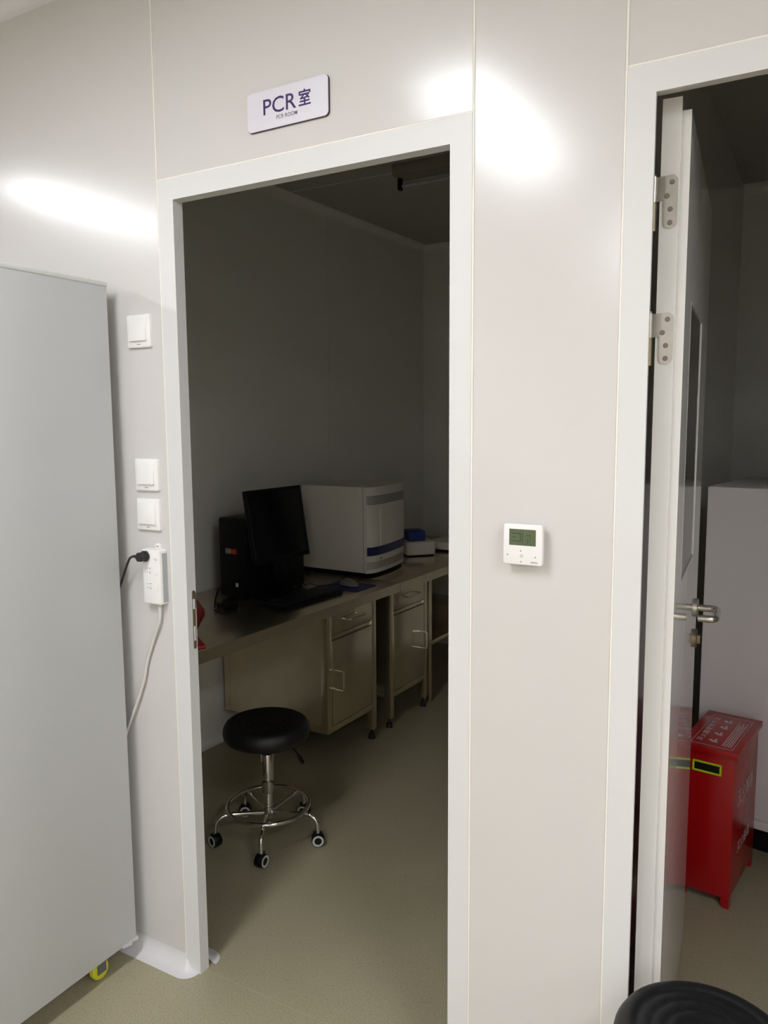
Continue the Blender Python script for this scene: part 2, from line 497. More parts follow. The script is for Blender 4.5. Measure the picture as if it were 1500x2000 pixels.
# hinges
for dz in (0.0, -0.247):
    zc = 1.940 + dz
    poly = [(-.0585, zc + .045), (-.026, zc + .047), (-.0185, zc + .040)]
    for k in range(9):
        a = -PI * k / 8
        poly.append((-.0310 + .0125 * math.cos(a), zc - .036 + .0125 * math.sin(a)))
    poly += [(-.0435, zc + .003), (-.0585, zc + .001)]
    hp = leaf_part('hinge', prism(new(), poly, lambda a, b, t: Vector((a, -.0028 + t, b)), .0026), 'hinge_steel', d2.o, 'brushed steel hinge plate')
    for sx, sz in ((-.029, .034), (-.0375, .010), (-.031, -.014), (-.031, -.038)):
        bm = lathe(new(), [(.0, 0), (.0048, 0), (.0040, -.0010), (.001, -.0010)], (sx, -.0027, zc + sz), 14, 'y')
        sc = leaf_part('screw', bm, 'screw_dark', hp)
    leaf_part('knuckle', lathe(new(), [(.0, 0), (.0055, 0), (.0055, .046), (.0, .046)], (-.0605, -.001, zc + .0005), 16), 'hinge_steel', hp)
    leaf_part('lower_knuckle', lathe(new(), [(.0, 0), (.0055, 0), (.0055, .050), (.0, .050)], (-.0605, -.001, zc - .0505), 16), 'brass_grey', hp)
    leaf_part('pin_cap', lathe(new(), [(.0, 0), (.0048, 0), (.0035, .004), (.0, .004)], (-.0605, -.001, zc + .0468), 12), 'hinge_steel', hp)

# ------------------------------------------------------------------ ceiling lights of the front room
def ceiling_light(x, y0, y1, label):
    wd = .25
    t = Thing('ceiling_light', label, 'light', (x, (y0 + y1) / 2, CZ), group='surface mounted ceiling lights')
    bm = box(new(), x - wd / 2 - .012, x + wd / 2 + .012, y0 - .012, y1 + .012, CZ - .045, CZ)
    for a, b, c, d in ((x - wd / 2 - .012, x - wd / 2 - .001, y0 - .012, y1 + .012), (x + wd / 2 + .001, x + wd / 2 + .012, y0 - .012, y1 + .012), (x - wd / 2, x + wd / 2, y0 - .012, y0 - .001), (x - wd / 2, x + wd / 2, y1 + .001, y1 + .012)):
        box(bm, a, b, c, d, CZ - .057, CZ - .044)
    t.part('housing', bm, 'lamp_housing')
    t.part('diffuser', box(new(), x - wd / 2, x + wd / 2, y0, y1, CZ - .055, CZ - .0455), 'lamp_light')
ceiling_light(-1.88, -1.98, -.95, 'long flat ceiling light nearer the grey cabinet')
ceiling_light(.36, -1.98, -.95, 'long flat ceiling light nearer the two doorways')
ceiling_light(2.70, -1.98, -.95, 'long flat ceiling light past the open door leaf')
ceiling_light(5.0, -1.98, -.95, 'added unseen ceiling light over the far end of the front room')  # unseen end pair, added to send more light through the first doorway
ceiling_light(5.0, -4.55, -3.40, 'added unseen ceiling light in the far corner behind the photographer')
ceiling_light(-1.88, -4.55, -3.40, 'added unseen ceiling light behind the photographer on the cabinet side')  # unseen rear row, added to brighten the rooms behind both doorways
ceiling_light(.40, -4.55, -3.40, 'added unseen ceiling light behind the photographer in the middle')
ceiling_light(2.70, -4.55, -3.40, 'added unseen ceiling light behind the photographer farthest from cabinet')

# ------------------------------------------------------------------ room sign
sg = Thing('door_sign', 'white rounded door sign reading PCR above the dark doorway', 'sign', (.4125, 0, 2.25))
SX0, SX1, SZ0, SZ1 = .3005, .5265, 2.2065, 2.2935
sg.part('back_plate', prism(new(), rrect(SX0, SX1, SZ0, SZ1, .011), lambda x, z, t: Vector((x, -.0002 - t, z)), .0045), 'sign_edge', label='dark purple edge')
sg.part('face_plate', prism(new(), rrect(SX0 + .0004, SX1 - .0012, SZ0 + .0012, SZ1 - .0002, .0105), lambda x, z, t: Vector((x, -.0046 - t, z)), .0008), 'sign_face')
yt = -.0056
sg.part('lettering', text_bm('PCR', .03, lambda a, b: (.3475 + a * (.4400 - .3475), yt, 2.2388 + b * .0345), .0002), 'sign_ink', smooth=False)
sg.part('lettering', text_bm('\u5ba4', .03, lambda a, b: (.4465 + a * .0330, yt, 2.2396 + b * .0352), .0005), 'sign_ink', smooth=False)
sg.part('small_lettering', text_bm('PCR ROOM', .01, lambda a, b: (.3845 + a * .0580, yt, 2.2246 + b * .0087), .0001), 'sign_ink_grey', smooth=False)

# ------------------------------------------------------------------ switches, thermostat, socket strip
def switch(x, z, label):
    t = Thing('light_switch', label, 'switch', (x, 0, z), group='square rocker switches beside the doorway')
    h = .043
    t.part('plate', prism(new(), rrect(x - h, x + h, z - h, z + h, .006), lambda a, b, d: Vector((a, -d, b)), .0085, .0035), 'white_plastic')
    bm = prism(new(), rrect(x - .0300, x + .0300, z - .0255, z + .0330, .0015, 2), lambda a, b, d: Vector((a, -.0082 - d * (1.0 - 0.55 * (b - z + .0255) / .0585), b)), .0062, .0008)
    t.part('rocker', bm, 'white_button')
    t.part('maker_mark', box(new(), x - .006, x + .006, -.0089, -.0083, z - .0348, z - .0332), 'mark_grey')
switch(-.0795, 1.7815, 'square white rocker switch alone near the top of the frame')
switch(-.0725, 1.4035, 'square white rocker switch, upper of the close pair beside frame')
switch(-.0725, 1.2965, 'square white rocker switch just above the power strip')

th = Thing('thermostat', 'white square wall thermostat with a grey green display', 'thermostat', (.988, 0, 1.293))
x0, x1, z0, z1 = .9475, 1.0297, 1.2523, 1.3343
bm = new()
b = new()
back = [(.958, -.0002, 1.256), (1.022, -.0002, 1.256), (1.022, -.0002, 1.325), (.958, -.0002, 1.325)]
mid = [(.953, -.016, 1.2545), (1.0245, -.016, 1.2545), (1.0245, -.016, 1.330), (.953, -.016, 1.330)]
va = [b.verts.new(p) for p in back]; vb = [b.verts.new(p) for p in mid]
b.faces.new(va); b.faces.new(list(reversed(vb)))
for k in range(4): b.faces.new((va[k], vb[k], vb[(k + 1) % 4], va[(k + 1) % 4]))
bmesh.ops.recalc_face_normals(b, faces=b.faces)
th.part('rear_housing', join(bm, b), 'white_plastic', smooth=False)
th.part('front_cover', prism(new(), rrect(x0, x1, z0, z1, .005), lambda a, b, d: Vector((a, -.0155 - d, b)), .0095, .002), 'white_plastic')
sc = th.part('display', box(new(), .9605, 1.0158, -.0256, -.0245, 1.2918, 1.3246), 'lcd', label='grey green display')
bm = new()
for a, b2, c, d in ((.966, .974, 1.300, 1.3015), (.966, .974, 1.308, 1.3095), (.966, .974, 1.315, 1.3165), (.977, .985, 1.300, 1.3015), (.977, .985, 1.315, 1.3165), (.9835, .985, 1.301, 1.316), (.996, 1.004, 1.312, 1.3135), (1.004, 1.0055, 1.306, 1.315), (.996, 1.002, 1.302, 1.3035), (.998, 1.000, 1.296, 1.299), (.988, .989, 1.296, 1.320)):
    box(bm, a, b2, -.0259, -.0256, c, d)
th.part('display_marks', bm, 'lcd_mark', sc)
for px, pz in ((.985, 1.281), (.957, 1.272), (1.0155, 1.270), (.9855, 1.259)):
    th.part('button_mark', prism(new(), [(px - .0016, pz - .0014), (px + .0016, pz - .0014), (px, pz + .0016)], lambda a, b, d: Vector((a, -.0249 - d, b)), .0006), 'mark_grey')
th.part('power_ring', tube(new(), [(.9865 + .0026 * math.cos(k * PI / 8), -.0251, 1.2705 + .0026 * math.sin(k * PI / 8)) for k in range(16)], .0004, 6, True), 'mark_grey')
bm = new()
for k in range(7):
    box(bm, 1.006 + k * .0021, 1.0074 + k * .0021, -.0254, -.0249, 1.2578, 1.2598)
th.part('maker_mark', bm, 'mark_grey')

ps = Thing('power_strip', 'white socket strip hung on the wall with a black plug', 'power strip', (-.048, 0, 1.13))
zc0, zc1 = 1.056, 1.206
xs0, xs1 = -.083, -.016
prof = rrect(xs0, xs1, zc0, zc1, .007)
ps.part('body', prism(new(), rrect(xs0, xs1, zc0, zc1, .006), lambda a, b, d: Vector((a, -.0005 - d, b)), .026, .005), 'white_plastic')
ps.part('side_insert', box(new(), xs1 - .004, xs1 + .0006, -.0185, -.0015, zc0 + .006, zc1 - .010), 'grey_plastic', label='grey side strip')
ps.part('hanging_tab', prism(new(), rrect(-.052, -.034, zc1 - .006, zc1 + .014, .007), lambda a, b, d: Vector((a, -.0005 - d, b)), .006, .001), 'white_plastic')
ps.part('tab_slot', box(new(), -.047, -.039, -.0072, -.0064, zc1 + .0055, zc1 + .0075), 'mark_grey')
for zz in (1.148, 1.106):
    bm = new()
    for (a, dz, wx, hz) in ((-.0535, .0065, .0030, .0020), (-.0535, -.0060, .0030, .0020), (-.0535, .0000, .0012, .0014), (-.0630, .0055, .0012, .0022), (-.0630, -.0045, .0012, .0022)):
        box(bm, a - wx / 2, a + wx / 2, -.0272, -.0262, zz + dz - hz / 2, zz + dz + hz / 2)
    ps.part('socket_holes', bm, 'slot_black')
for zz in (1.187, 1.146, 1.105):
    ps.part('rocker', box(new(), -.0355, -.0255, -.0285, -.0262, zz - .009, zz + .009, .0012), 'white_button')
bm = new()
lathe(bm, [(.0065, 1.057), (.0065, 1.050), (.005, 1.049), (.006, 1.046), (.0045, 1.045), (.0055, 1.041), (.004, 1.040), (.005, 1.036), (.0035, 1.035)], (-.038, -.011, 0), 14)
ps.part('cord_grip', bm, 'cord_white')

pg = Thing('power_plug', 'black moulded plug in the top socket of the power strip', 'plug', (-.066, -.027, 1.187))
bm = new()
hexa = [(-.066 + .0145 * math.cos(math.radians(a)), 1.187 + .0155 * math.sin(math.radians(a))) for a in (15, 65, 115, 165, 195, 245, 295, 345)]
prism(bm, hexa, lambda a, b, d: Vector((a, -.0275 - d, b)), .008, .001)
hex2 = [(-.066 + .0120 * math.cos(math.radians(a)), 1.187 + .0130 * math.sin(math.radians(a))) for a in (15, 65, 115, 165, 195, 245, 295, 345)]
prism(bm, hex2, lambda a, b, d: Vector((a, -.0355 - d, b)), .020, .003)
pg.part('plug_body', bm, 'plug_black')
pg.part('cord_grip', tube(new(), [(-.074, -.046, 1.187), (-.084, -.046, 1.187), (-.096, -.044, 1.186)], [.0055, .0048, .0035], 10), 'plug_black')

def cable(name, label, pts, r, m, cat='cable', group=None, n=8):
    o = finish(name, tube(new(), spline(pts, n), r, 8), m)
    return tag(o, label, cat, group)
cable('plug_cable', 'black cable drooping from the plug to behind the grey cabinet', [(-.096, -.044, 1.186), (-.112, -.041, 1.179), (-.130, -.036, 1.158), (-.152, -.030, 1.125), (-.190, -.024, 1.06), (-.24, -.022, .95)], .0032, 'plug_black')
cable('extension_cord', 'white cord hanging down from the power strip along the wall', [(-.038, -.011, 1.037), (-.0405, -.011, 1.010), (-.052, -.010, .985), (-.0745, -.008, .940), (-.098, -.0075, .885), (-.1120, -.0085, .833), (-.134, -.010, .779), (-.181, -.012, .680), (-.22, -.012, .60)], .0042, 'cord_white')
cable('spare_lead', 'thin white lead looping beside the hanging white cord', [(-.052, -.0045, .985), (-.082, -.0045, .935), (-.103, -.0045, .890), (-.1135, -.0045, .858), (-.1140, -.0045, .835)], .0024, 'cord_white')

# ------------------------------------------------------------------ tall grey cabinet on castors
gc = Thing('tall_cabinet', 'tall plain grey cabinet on castors standing against the panel wall', 'cabinet', (-.45, -.40, 0))
cx0, cx1, cy0, cy1, cz0, cz1 = -.75, -.150, -.75, -.044, .068, 1.905
gc.part('body', box(new(), cx0, cx1, cy0, cy1, cz0, cz1 - .004, .0025), 'cabinet_grey')
gc.part('top_panel', box(new(), cx0 - .001, cx1 + .0016, cy0 - .001, cy1 + .001, cz1 - .008, cz1 + .003, .0015), 'cabinet_edge')
bm = new()
prof = [(-.05, 0), (-.03, -.004), (-.012, .003), (.004, -.001)]
for i in range(5):
    yy = cy1 - .05 + i * .011
    box(bm, cx1 - .006, cx1 + .001 + .0006 * (i % 2), yy, yy + .0105, cz0 - .004 - .003 * ((i * 7) % 3) , cz0 + .004)
gc.part('peeling_film', bm, 'film')
for (a, b) in ((-.186, -.150), (-.186, -.67), (-.72, -.150), (-.72, -.67)):
    w_ = gc.part('castor_wheel', lathe(new(), [(.006, -.010), (.024, -.010), (.027, -.006), (.027, .006), (.024, .010), (.006, .010)], (a, b, .027), 24, 'x'), 'castor_yellow', label='yellow castor wheel')
    bm = new()
    box(bm, a - .014, a - .011, b - .014, b + .014, .020, cz0 + .001); box(bm, a + .011, a + .014, b - .014, b + .014, .020, cz0 + .001); box(bm, a - .02, a + .02, b - .02, b + .02, cz0 - .006, cz0 + .0005)
    gc.part('castor_fork', bm, 'fork_grey')

# ------------------------------------------------------------------ stools
def stool(label, x, y, rz, top, leg_az):
    t = Thing('lab_stool', label, 'stool', frame='L', loc=(x, y, 0), rz=0, group='round black swivel stools')
    R = .160
    zt = top
    prof = [(.0005, zt - .008), (.030, zt - .007)]
    for rr in (.045, .070, .095, .118):
        prof += [(rr - .005, zt - .0045), (rr, zt - .0065), (rr + .005, zt - .0040)]
    prof += [(.130, zt - .001), (.140, zt - .002), (.150, zt - .009), (.157, zt - .021), (R, zt - .036), (.157, zt - .052), (.148, zt - .064), (.130, zt - .074), (.100, zt - .080), (.06, zt - .082)]
    t.part('seat', lathe(new(), prof, (0, 0, 0), 56), 'black_leather', ang=60)
    t.part('seat_mount', lathe(new(), [(.060, zt - .083), (.058, zt - .090), (.022, zt - .096), (.018, zt - .118), (.012, zt - .118)], (0, 0, 0), 24), 'black_plastic')
    lv = [(.02, .01, zt - .092), (.055, .05, zt - .100), (.072, .075, zt - .130), (.085, .092, zt - .165)]
    t.part('height_lever', tube(new(), spline(lv, 5), .0035, 8), 'black_plastic')
    t.part('lever_grip', tube(new(), [(.078, .083, zt - .148), (.083, .089, zt - .158), (.089, .098, zt - .180), (.091, .101, zt - .186)], [.004, .008, .008, .004], 10), 'black_plastic')
    t.part('gas_column', lathe(new(), [(.010, zt - .118), (.011, zt - .125), (.0225, zt - .126), (.0235, zt - .130), (.0235, .185), (.021, .180), (.010, .180)], (0, 0, 0), 28), 'chrome')
    t.part('hub', lathe(new(), [(.010, .182), (.0165, .180), (.0165, .125), (.019, .124), (.019, .085), (.017, .082), (.008, .082)], (0, 0, 0), 28), 'chrome')
    t.part('foot_ring', tube(new(), [(.150 * math.cos(k * PI / 24), .150 * math.sin(k * PI / 24), .129) for k in range(48)], .0085, 12, True), 'chrome')
    for k in range(5):
        a = math.radians(leg_az + 72 * k)
        ca, sa = math.cos(a), math.sin(a)
        P = lambda r, z: (r * ca, r * sa, z)
        pts = [P(.015, .100), P(.08, .108), P(.135, .113), P(.163, .113), P(.183, .104), P(.194, .088), P(.197, .060), P(.197, .036)]
        lg = t.part('leg', tube(new(), spline(pts, 6), .0085, 12), 'chrome')
        # twin-wheel castor, its axle turned a little differently on each leg
        cw = a + (.5, 1.1, 2.0, .3, 2.6)[k]
        bm = new()
        lathe(bm, [(.004, -.017), (.021, -.017), (.0235, -.013), (.0235, .013), (.021, .017), (.004, .017)], (0, 0, 0), 22, 'x')
        prism(bm, [(-.024, 0), (-.022, .014), (-.012, .026), (.004, .030), (.016, .027), (.010, .010), (.008, 0)], lambda p, q, d: Vector((-.006 + d, p, q)), .012)
        cen = Vector(P(.197, .0255))
        bm.transform(Matrix.Translation(cen) @ Matrix.Rotation(cw, 4, 'Z'))
        t.part('castor', bm, 'black_plastic', lg)
        for s in (-1, 1):
            bm = lathe(new(), [(.0135, s * .0165), (.0205, s * .0165), (.0205, s * .0180), (.0135, s * .0180), (.0135, s * .0165)], (0, 0, 0), 22, 'x')
            bm.transform(Matrix.Translation(cen) @ Matrix.Rotation(cw, 4, 'Z'))
            t.part('wheel_ring', bm, 'castor_white', lg)
    return t
stool('round black swivel stool with chrome base in front of the bench', -.231, .672, 0, .455, -132)
stool('black round stool seat with stitched rings cut off by picture edge', 1.378, -.134, 0, .462, -120)

# ------------------------------------------------------------------ steel bench in the dark room
ZT, ZF = .757, .713
def worktop(label, v0, v1):
    t = Thing('worktop', label, 'worktop', (-.33, (v0 + v1) / 2, ZF), 'R', group='stainless steel worktops')
    bm = new()
    box(bm, UW + .004, .012, v0, v1, ZT - .003, ZT, .001)
    box(bm, .009, .012, v0, v1, ZF, ZT - .002); box(bm, UW + .004, UW + .007, v0, v1, ZF, ZT - .002)
    box(bm, UW + .006, .010, v0, v0 + .003, ZF, ZT - .002); box(bm, UW + .006, .010, v1 - .003, v1, ZF, ZT - .002)
    box(bm, UW + .03, -.02, v0 + .02, v1 - .02, ZF, ZF + .012)
    t.part('top', bm, 'steel')
worktop('steel worktop under the monitor and keyboard', -.44, 1.297)
worktop('steel worktop under the white lab machine', 1.3005, 2.775)

def cabinet(label, v0, v1, handle_v):
    t = Thing('bench_cabinet', label, 'cabinet', (-.36, (v0 + v1) / 2, 0), 'R', group='stainless cabinets under the bench')
    uf, ub, zb = -.045, -.665, .155
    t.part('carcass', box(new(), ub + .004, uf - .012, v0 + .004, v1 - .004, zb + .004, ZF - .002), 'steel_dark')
    pw = .036
    t.part('side_panel', box(new(), ub + pw, uf - pw, v0 + .001, v0 + .004, zb + .03, ZF - .002), 'steel')
    t.part('side_panel', box(new(), ub + pw, uf - pw, v1 - .004, v1 - .001, zb + .03, ZF - .002), 'steel')
    t.part('lower_rail', box(new(), ub + pw, uf - pw, v0, v0 + .012, zb, zb + .03, .001), 'steel')
    for (a, b, dn) in ((uf - pw, v0, zb if handle_v < (v0 + v1) / 2 else .05), (uf - pw, v1 - pw, .05), (ub, v0, zb if handle_v < (v0 + v1) / 2 else .05), (ub, v1 - pw, .05)):
        p = t.part('post', box(new(), a, a + pw, b, b + pw, dn, ZF - .001, .0015), 'steel')
        if dn < .1:
            bm = lathe(new(), [(.006, .052), (.006, .028), (.014, .022), (.017, .004), (.017, .0), (.004, .0)], (a + pw / 2, b + pw / 2, 0), 18)
            t.part('levelling_foot', bm, 'black_rubber', p)
    if handle_v < (v0 + v1) / 2:
        for uu in (uf - .36, ub + .06):
            t.part('recessed_foot', lathe(new(), [(.006, zb + .003), (.006, .03), (.015, .022), (.018, 0), (.004, 0)], (uu, v0 + .16, 0), 16), 'black_rubber')
    a, b = v0 + pw + .003, v1 - pw - .003
    dr = t.part('drawer', box(new(), uf - .014, uf + .0005, a, b, .601, .708, .0015), 'steel')
    vm = (a + b) / 2
    t.part('drawer_pull', tube(new(), fillet([(uf, vm - .065, .657), (uf + .036, vm - .065, .657), (uf + .036, vm + .065, .657), (uf, vm + .065, .657)], .009), .0042, 8), 'steel_bright', dr)
    t.part('cross_rail', box(new(), uf - .014, uf - .004, a, b, .578, .597, .001), 'steel')
    do = t.part('cabinet_door', box(new(), uf - .014, uf + .0005, a, b, .186, .575, .0015), 'steel')
    t.part('door_handle', tube(new(), fillet([(uf, handle_v, .434), (uf + .040, handle_v, .434), (uf + .040, handle_v, .345), (uf, handle_v, .345)], .009), .0042, 8), 'steel_bright', do)
    t.part('bottom_rail', box(new(), uf - .014, uf - .001, a - .003, b + .003, zb, .183, .001), 'steel')
cabinet('steel bench cabinet behind the black swivel stool', .762, 1.164, .832)
cabinet('steel bench cabinet farther along under the white machine', 1.292, 1.676, 1.600)

of = Thing('shelf_bench', 'open steel bench frame with a low shelf at the far end', 'bench', (-.33, 2.2, 0), 'R')
for a in (-.085, -.66):
    for b in (1.70, 2.73):
        of.part('leg', box(new(), a, a + .036, b, b + .036, .0, ZF - .001, .0015), 'steel')
of.part('shelf', box(new(), -.66, -.045, 1.70, 2.77, .325, .350, .0015), 'steel')

# computer tower
tw = Thing('computer_tower', 'black computer tower standing on the bench behind the monitor', 'computer', (-.45, .8, ZT), 'R')
tw.part('case', box(new(), -.537, -.365, .630, 1.02, ZT + .006, ZT + .363, .004), 'black_plastic')
tw.part('front_bezel', box(new(), -.534, -.368, .622, .6305, ZT + .010, ZT + .359, .003), 'black_plastic')
tw.part('sticker', box(new(), -.497, -.462, .6210, .6222, ZT + .203, ZT + .226), 'sticker_grey')
tw.part('sticker', prism(new(), [(-.470, ZT + .203), (-.432, ZT + .203), (-.432, ZT + .226), (-.452, ZT + .226)], lambda a, b, d: Vector((a, .6208 + d, b)), .0012), 'sticker_red')
tw.part('label_sticker', box(new(), -.441, -.426, .6210, .6222, ZT + .055, ZT + .073), 'sticker_white')
for a in (-.52, -.39):
    for b in (.65, .99):
        tw.part('rubber_foot', box(new(), a, a + .02, b, b + .02, ZT, ZT + .007), 'black_rubber')

# monitor, facing the stool, leaning back
mo = Thing('monitor', 'black square monitor facing the stool on the bench', 'monitor', (-.30, .78, ZT), 'R')
tl = math.radians(9)
def mon(bm):
    bm.transform(Matrix.Translation(Vector((-.288, .778, .925))) @ Matrix.Rotation(-tl, 4, 'Y'))
    return bm
hw = .188
pan = mo.part('panel_case', mon(box(new(), -.024, -.002, -hw, hw, 0, .328, .004)), 'black_plastic')
bm = new()
for a, b, c, d in ((-hw, -hw + .016, 0, .328), (hw - .016, hw, 0, .328), (-hw, hw, 0, .022), (-hw, hw, .310, .328)):
    box(bm, -.004, .002, a, b, c, d, .001, 1)
mo.part('bezel', mon(bm), 'black_plastic', pan)
mo.part('screen', mon(box(new(), -.004, -.0008, -hw + .015, hw - .015, .021, .311)), 'screen_black')
mo.part('neck', mon(box(new(), -.052, -.022, -.04, .04, -.10, .16, .006)), 'black_plastic')
mo.part('stand_base', box(new(), -.362, -.242, .655, .895, ZT, ZT + .018, .006), 'black_plastic')

kb = Thing('keyboard', 'black keyboard lying in front of the monitor', 'keyboard', (-.16, .75, ZT), 'R')
kb.part('body', box(new(), -.235, -.095, .535, .965, ZT, ZT + .020, .005), 'black_plastic')
for r_ in range(5):
    kb.part('key_row', box(new(), -.222 + r_ * .0235, -.202 + r_ * .0235, .548, .952, ZT + .019, ZT + .026, .002), 'black_rubber')
mp = tag(finish('mouse_pad', (lambda b: (box(b, -.265, -.055, 1.01, 1.185, ZT, ZT + .003, .0008), [setattr(q, 'co', Rw(*q.co)) for q in b.verts], b)[-1])(new()), 'pad_blue'), 'dark blue mouse pad on the steel bench', 'mouse pad')
ms = Thing('computer_mouse', 'grey computer mouse on the blue pad', 'mouse', (-.15, 1.09, ZT + .003), 'R')
def mouse_shell(z0, h, a, b, sx):
    bb = new()
    bmesh.ops.create_uvsphere(bb, u_segments=24, v_segments=14, radius=1)
    for q in bb.verts:
        q.co = Vector((-.150 + q.co.x * a, 1.092 + q.co.y * b, ZT + .0035 + max(q.co.z, -.02) * h * (1.0 - .25 * q.co.x * sx) + z0))
    return bb
ms.part('shell', mouse_shell(.002, .034, .052, .031, 1), 'mouse_grey')
ms.part('base', mouse_shell(.0, .016, .054, .033, 1), 'black_plastic')
ms.part('scroll_wheel', lathe(new(), [(.002, -.003), (.007, -.003), (.007, .003), (.002, .003)], (-.182, 1.092, ZT + .034), 14, 'y'), 'black_rubber')
def rcable(name, label, pts, r, m, group=None): return cable(name, label, [Rw(*p) for p in pts], r, m, 'cable', group)
rcable('mouse_cable', 'thin black mouse cable running behind the keyboard', [(-.20, 1.09, ZT + .008), (-.25, 1.06, ZT + .0045), (-.29, 1.02, ZT + .0045), (-.30, .985, ZT + .02), (-.33, .97, ZT + .012), (-.34, 1.00, ZT + .004)], .0016, 'black_rubber')
g_ = 'loose black cables at the end of the bench'
rcable('bench_cable', 'black cable arching highest out of the bench tangle', [(-.50, .612, ZT + .045), (-.47, .56, ZT + .062), (-.435, .50, ZT + .058), (-.405, .455, ZT + .030), (-.395, .44, ZT + .004)], .0042, 'black_rubber', g_)
rcable('bench_cable', 'black cable curving flat across the bench tangle', [(-.335, .612, ZT + .006), (-.345, .55, ZT + .006), (-.375, .49, ZT + .007), (-.380, .445, ZT + .006), (-.345, .405, ZT + .005), (-.295, .395, ZT + .005)], .0042, 'black_rubber', g_)
rcable('bench_cable', 'thick black cable looped between the tower and red folder', [(-.430, .612, ZT + .007), (-.415, .555, ZT + .024), (-.395, .505, ZT + .024), (-.392, .480, ZT + .010), (-.412, .475, ZT + .006), (-.435, .50, ZT + .006)], .0052, 'black_rubber', g_)
tag(finish('cable_adapter', (lambda b: (box(b, -.335, -.300, .425, .485, ZT + .0005, ZT + .026, .005), [setattr(q, 'co', Rw(*q.co)) for q in b.verts], b)[-1])(new()), 'black_plastic'), 'small black cable adapter block in the bench tangle', 'adapter')

# red folders near the doorway
def slab(name, label, cat, poly, z0, h, m):
    b = prism(new(), poly, lambda a, c, d: Vector((a, c, z0 + d)), h, .001)
    for q in b.verts: q.co = Rw(*q.co)
    return tag(finish(name, b, m), label, cat)
slab('red_folder', 'red folder with a corner pointing along the bench', 'folder', [(-.60, .42), (-.53, .475), (-.377, .363), (-.19, .125), (-.40, -.05), (-.62, .12)], ZT + .001, .012, 'red_card')
slab('red_booklet', 'dark red booklet at the front edge of the bench', 'booklet', [(-.15, .09), (-.005, -.005), (-.07, -.12), (-.22, -.03)], ZT + .001, .008, 'red_card')

# white lab machine
pm = Thing('lab_machine', 'bulky white lab machine with a blue stripe on the bench', 'lab machine', (-.40, 1.51, ZT), 'R')
front = [(-.190, 1.312), (-.172, 1.335), (-.166, 1.380), (-.168, 1.450), (-.178, 1.550), (-.196, 1.650), (-.214, 1.712)]
plan = [(-.600, 1.712), (-.600, 1.312)] + front
def grow(d): return [(p[0] + d, p[1]) for p in front]
def band(z0, z1, d, back=.006):
    f = grow(d); i = grow(-back)
    return prism(new(), f + list(reversed(i)), lambda a, b, t: Vector((a, b, z0 + t)), z1 - z0)
pm.part('housing', prism(new(), plan, lambda a, b, t: Vector((a, b, ZT + .022 + t)), 1.218 - ZT - .022, .006), 'machine_white')
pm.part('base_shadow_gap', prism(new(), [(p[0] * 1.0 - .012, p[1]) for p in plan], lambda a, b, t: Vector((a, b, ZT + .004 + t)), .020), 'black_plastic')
for a in (-.58, -.24):
    for b in (1.33, 1.67):
        pm.part('rubber_foot', lathe(new(), [(.012, ZT + .006), (.014, ZT), (.003, ZT)], (a, b, 0), 14), 'black_rubber')
pm.part('front_stripe', band(.868, .912, .0022), 'machine_blue', label='dark blue stripe')
for k in range(8):
    pm.part('vent_slat', band(.800 + k * .0048, .8018 + k * .0048, .0010), 'machine_vent')
for k in range(9):
    pm.part('upper_vent_slat', band(1.128 + k * .0052, 1.1300 + k * .0052, .0010), 'black_plastic')
# sample door set in the front
dpl = [p for p in grow(.003) if p[1] > 1.37]
dpl = [(-.164, 1.400)] + [p for p in dpl if p[1] > 1.42]
pm.part('sample_door', prism(new(), dpl + [(p[0] - .008, p[1]) for p in reversed(dpl)], lambda a, b, t: Vector((a, b, .914 + t)), .19), 'machine_white')
pm.part('side_seam', box(new(), -.213, -.2115, 1.3108, 1.3122, ZT + .03, 1.212), 'machine_vent')
pm.part('maker_mark', box(new(), -.164, -.1635, 1.392, 1.412, .846, .852), 'mark_grey')

# low devices at the far end
def rrot(c, deg):
    return Matrix.Translation(Rw(*c)) @ Matrix.Rotation(-SK + math.radians(deg), 4, 'Z')
cf = Thing('mini_centrifuge', 'low white bench device with a dark blue lid behind the machine', 'lab device', frame='L', loc=Rw(-.318, 2.055, ZT), rz=-SK + math.radians(48))
cf.part('body', box(new(), -.095, .085, -.08, .10, .008, .088, .012, 3), 'machine_white')
cf.part('base', box(new(), -.085, .075, -.07, .09, 0, .010), 'black_plastic')
cf.part('lid', box(new(), -.075, .035, -.05, .07, .088, .150, .012, 3), 'device_blue', label='dark blue lid')
tr = Thing('white_tray', 'low white tray past the blue lidded device', 'tray', frame='L', loc=Rw(-.22, 2.36, ZT), rz=-SK)
tr.part('base', box(new(), -.12, .12, -.14, .14, 0, .012), 'black_plastic')
tr.part('tray_body', box(new(), -.13, .13, -.15, .15, .012, .060, .008), 'machine_white')

# ultraviolet lamp under the bench room ceiling
uv = Thing('tube_lamp', 'unlit bare tube lamp under the bench room ceiling', 'lamp', (.30, 1.80, CZ))
uv.part('housing', box(new(), -.285, .93, 1.745, 1.845, CZ - .05, CZ - .0005, .003), 'duct_grey')
uv.part('tube', lathe(new(), [(.004, -.26), (.008, -.26), (.008, .90), (.004, .90)], (0, 1.80, CZ - .085), 16, 'x'), 'tube_glass')
for x in (-.272, .905):
    uv.part('lamp_holder', box(new(), x - .008, x + .008, 1.788, 1.812, CZ - .102, CZ - .049, .002), 'black_plastic')

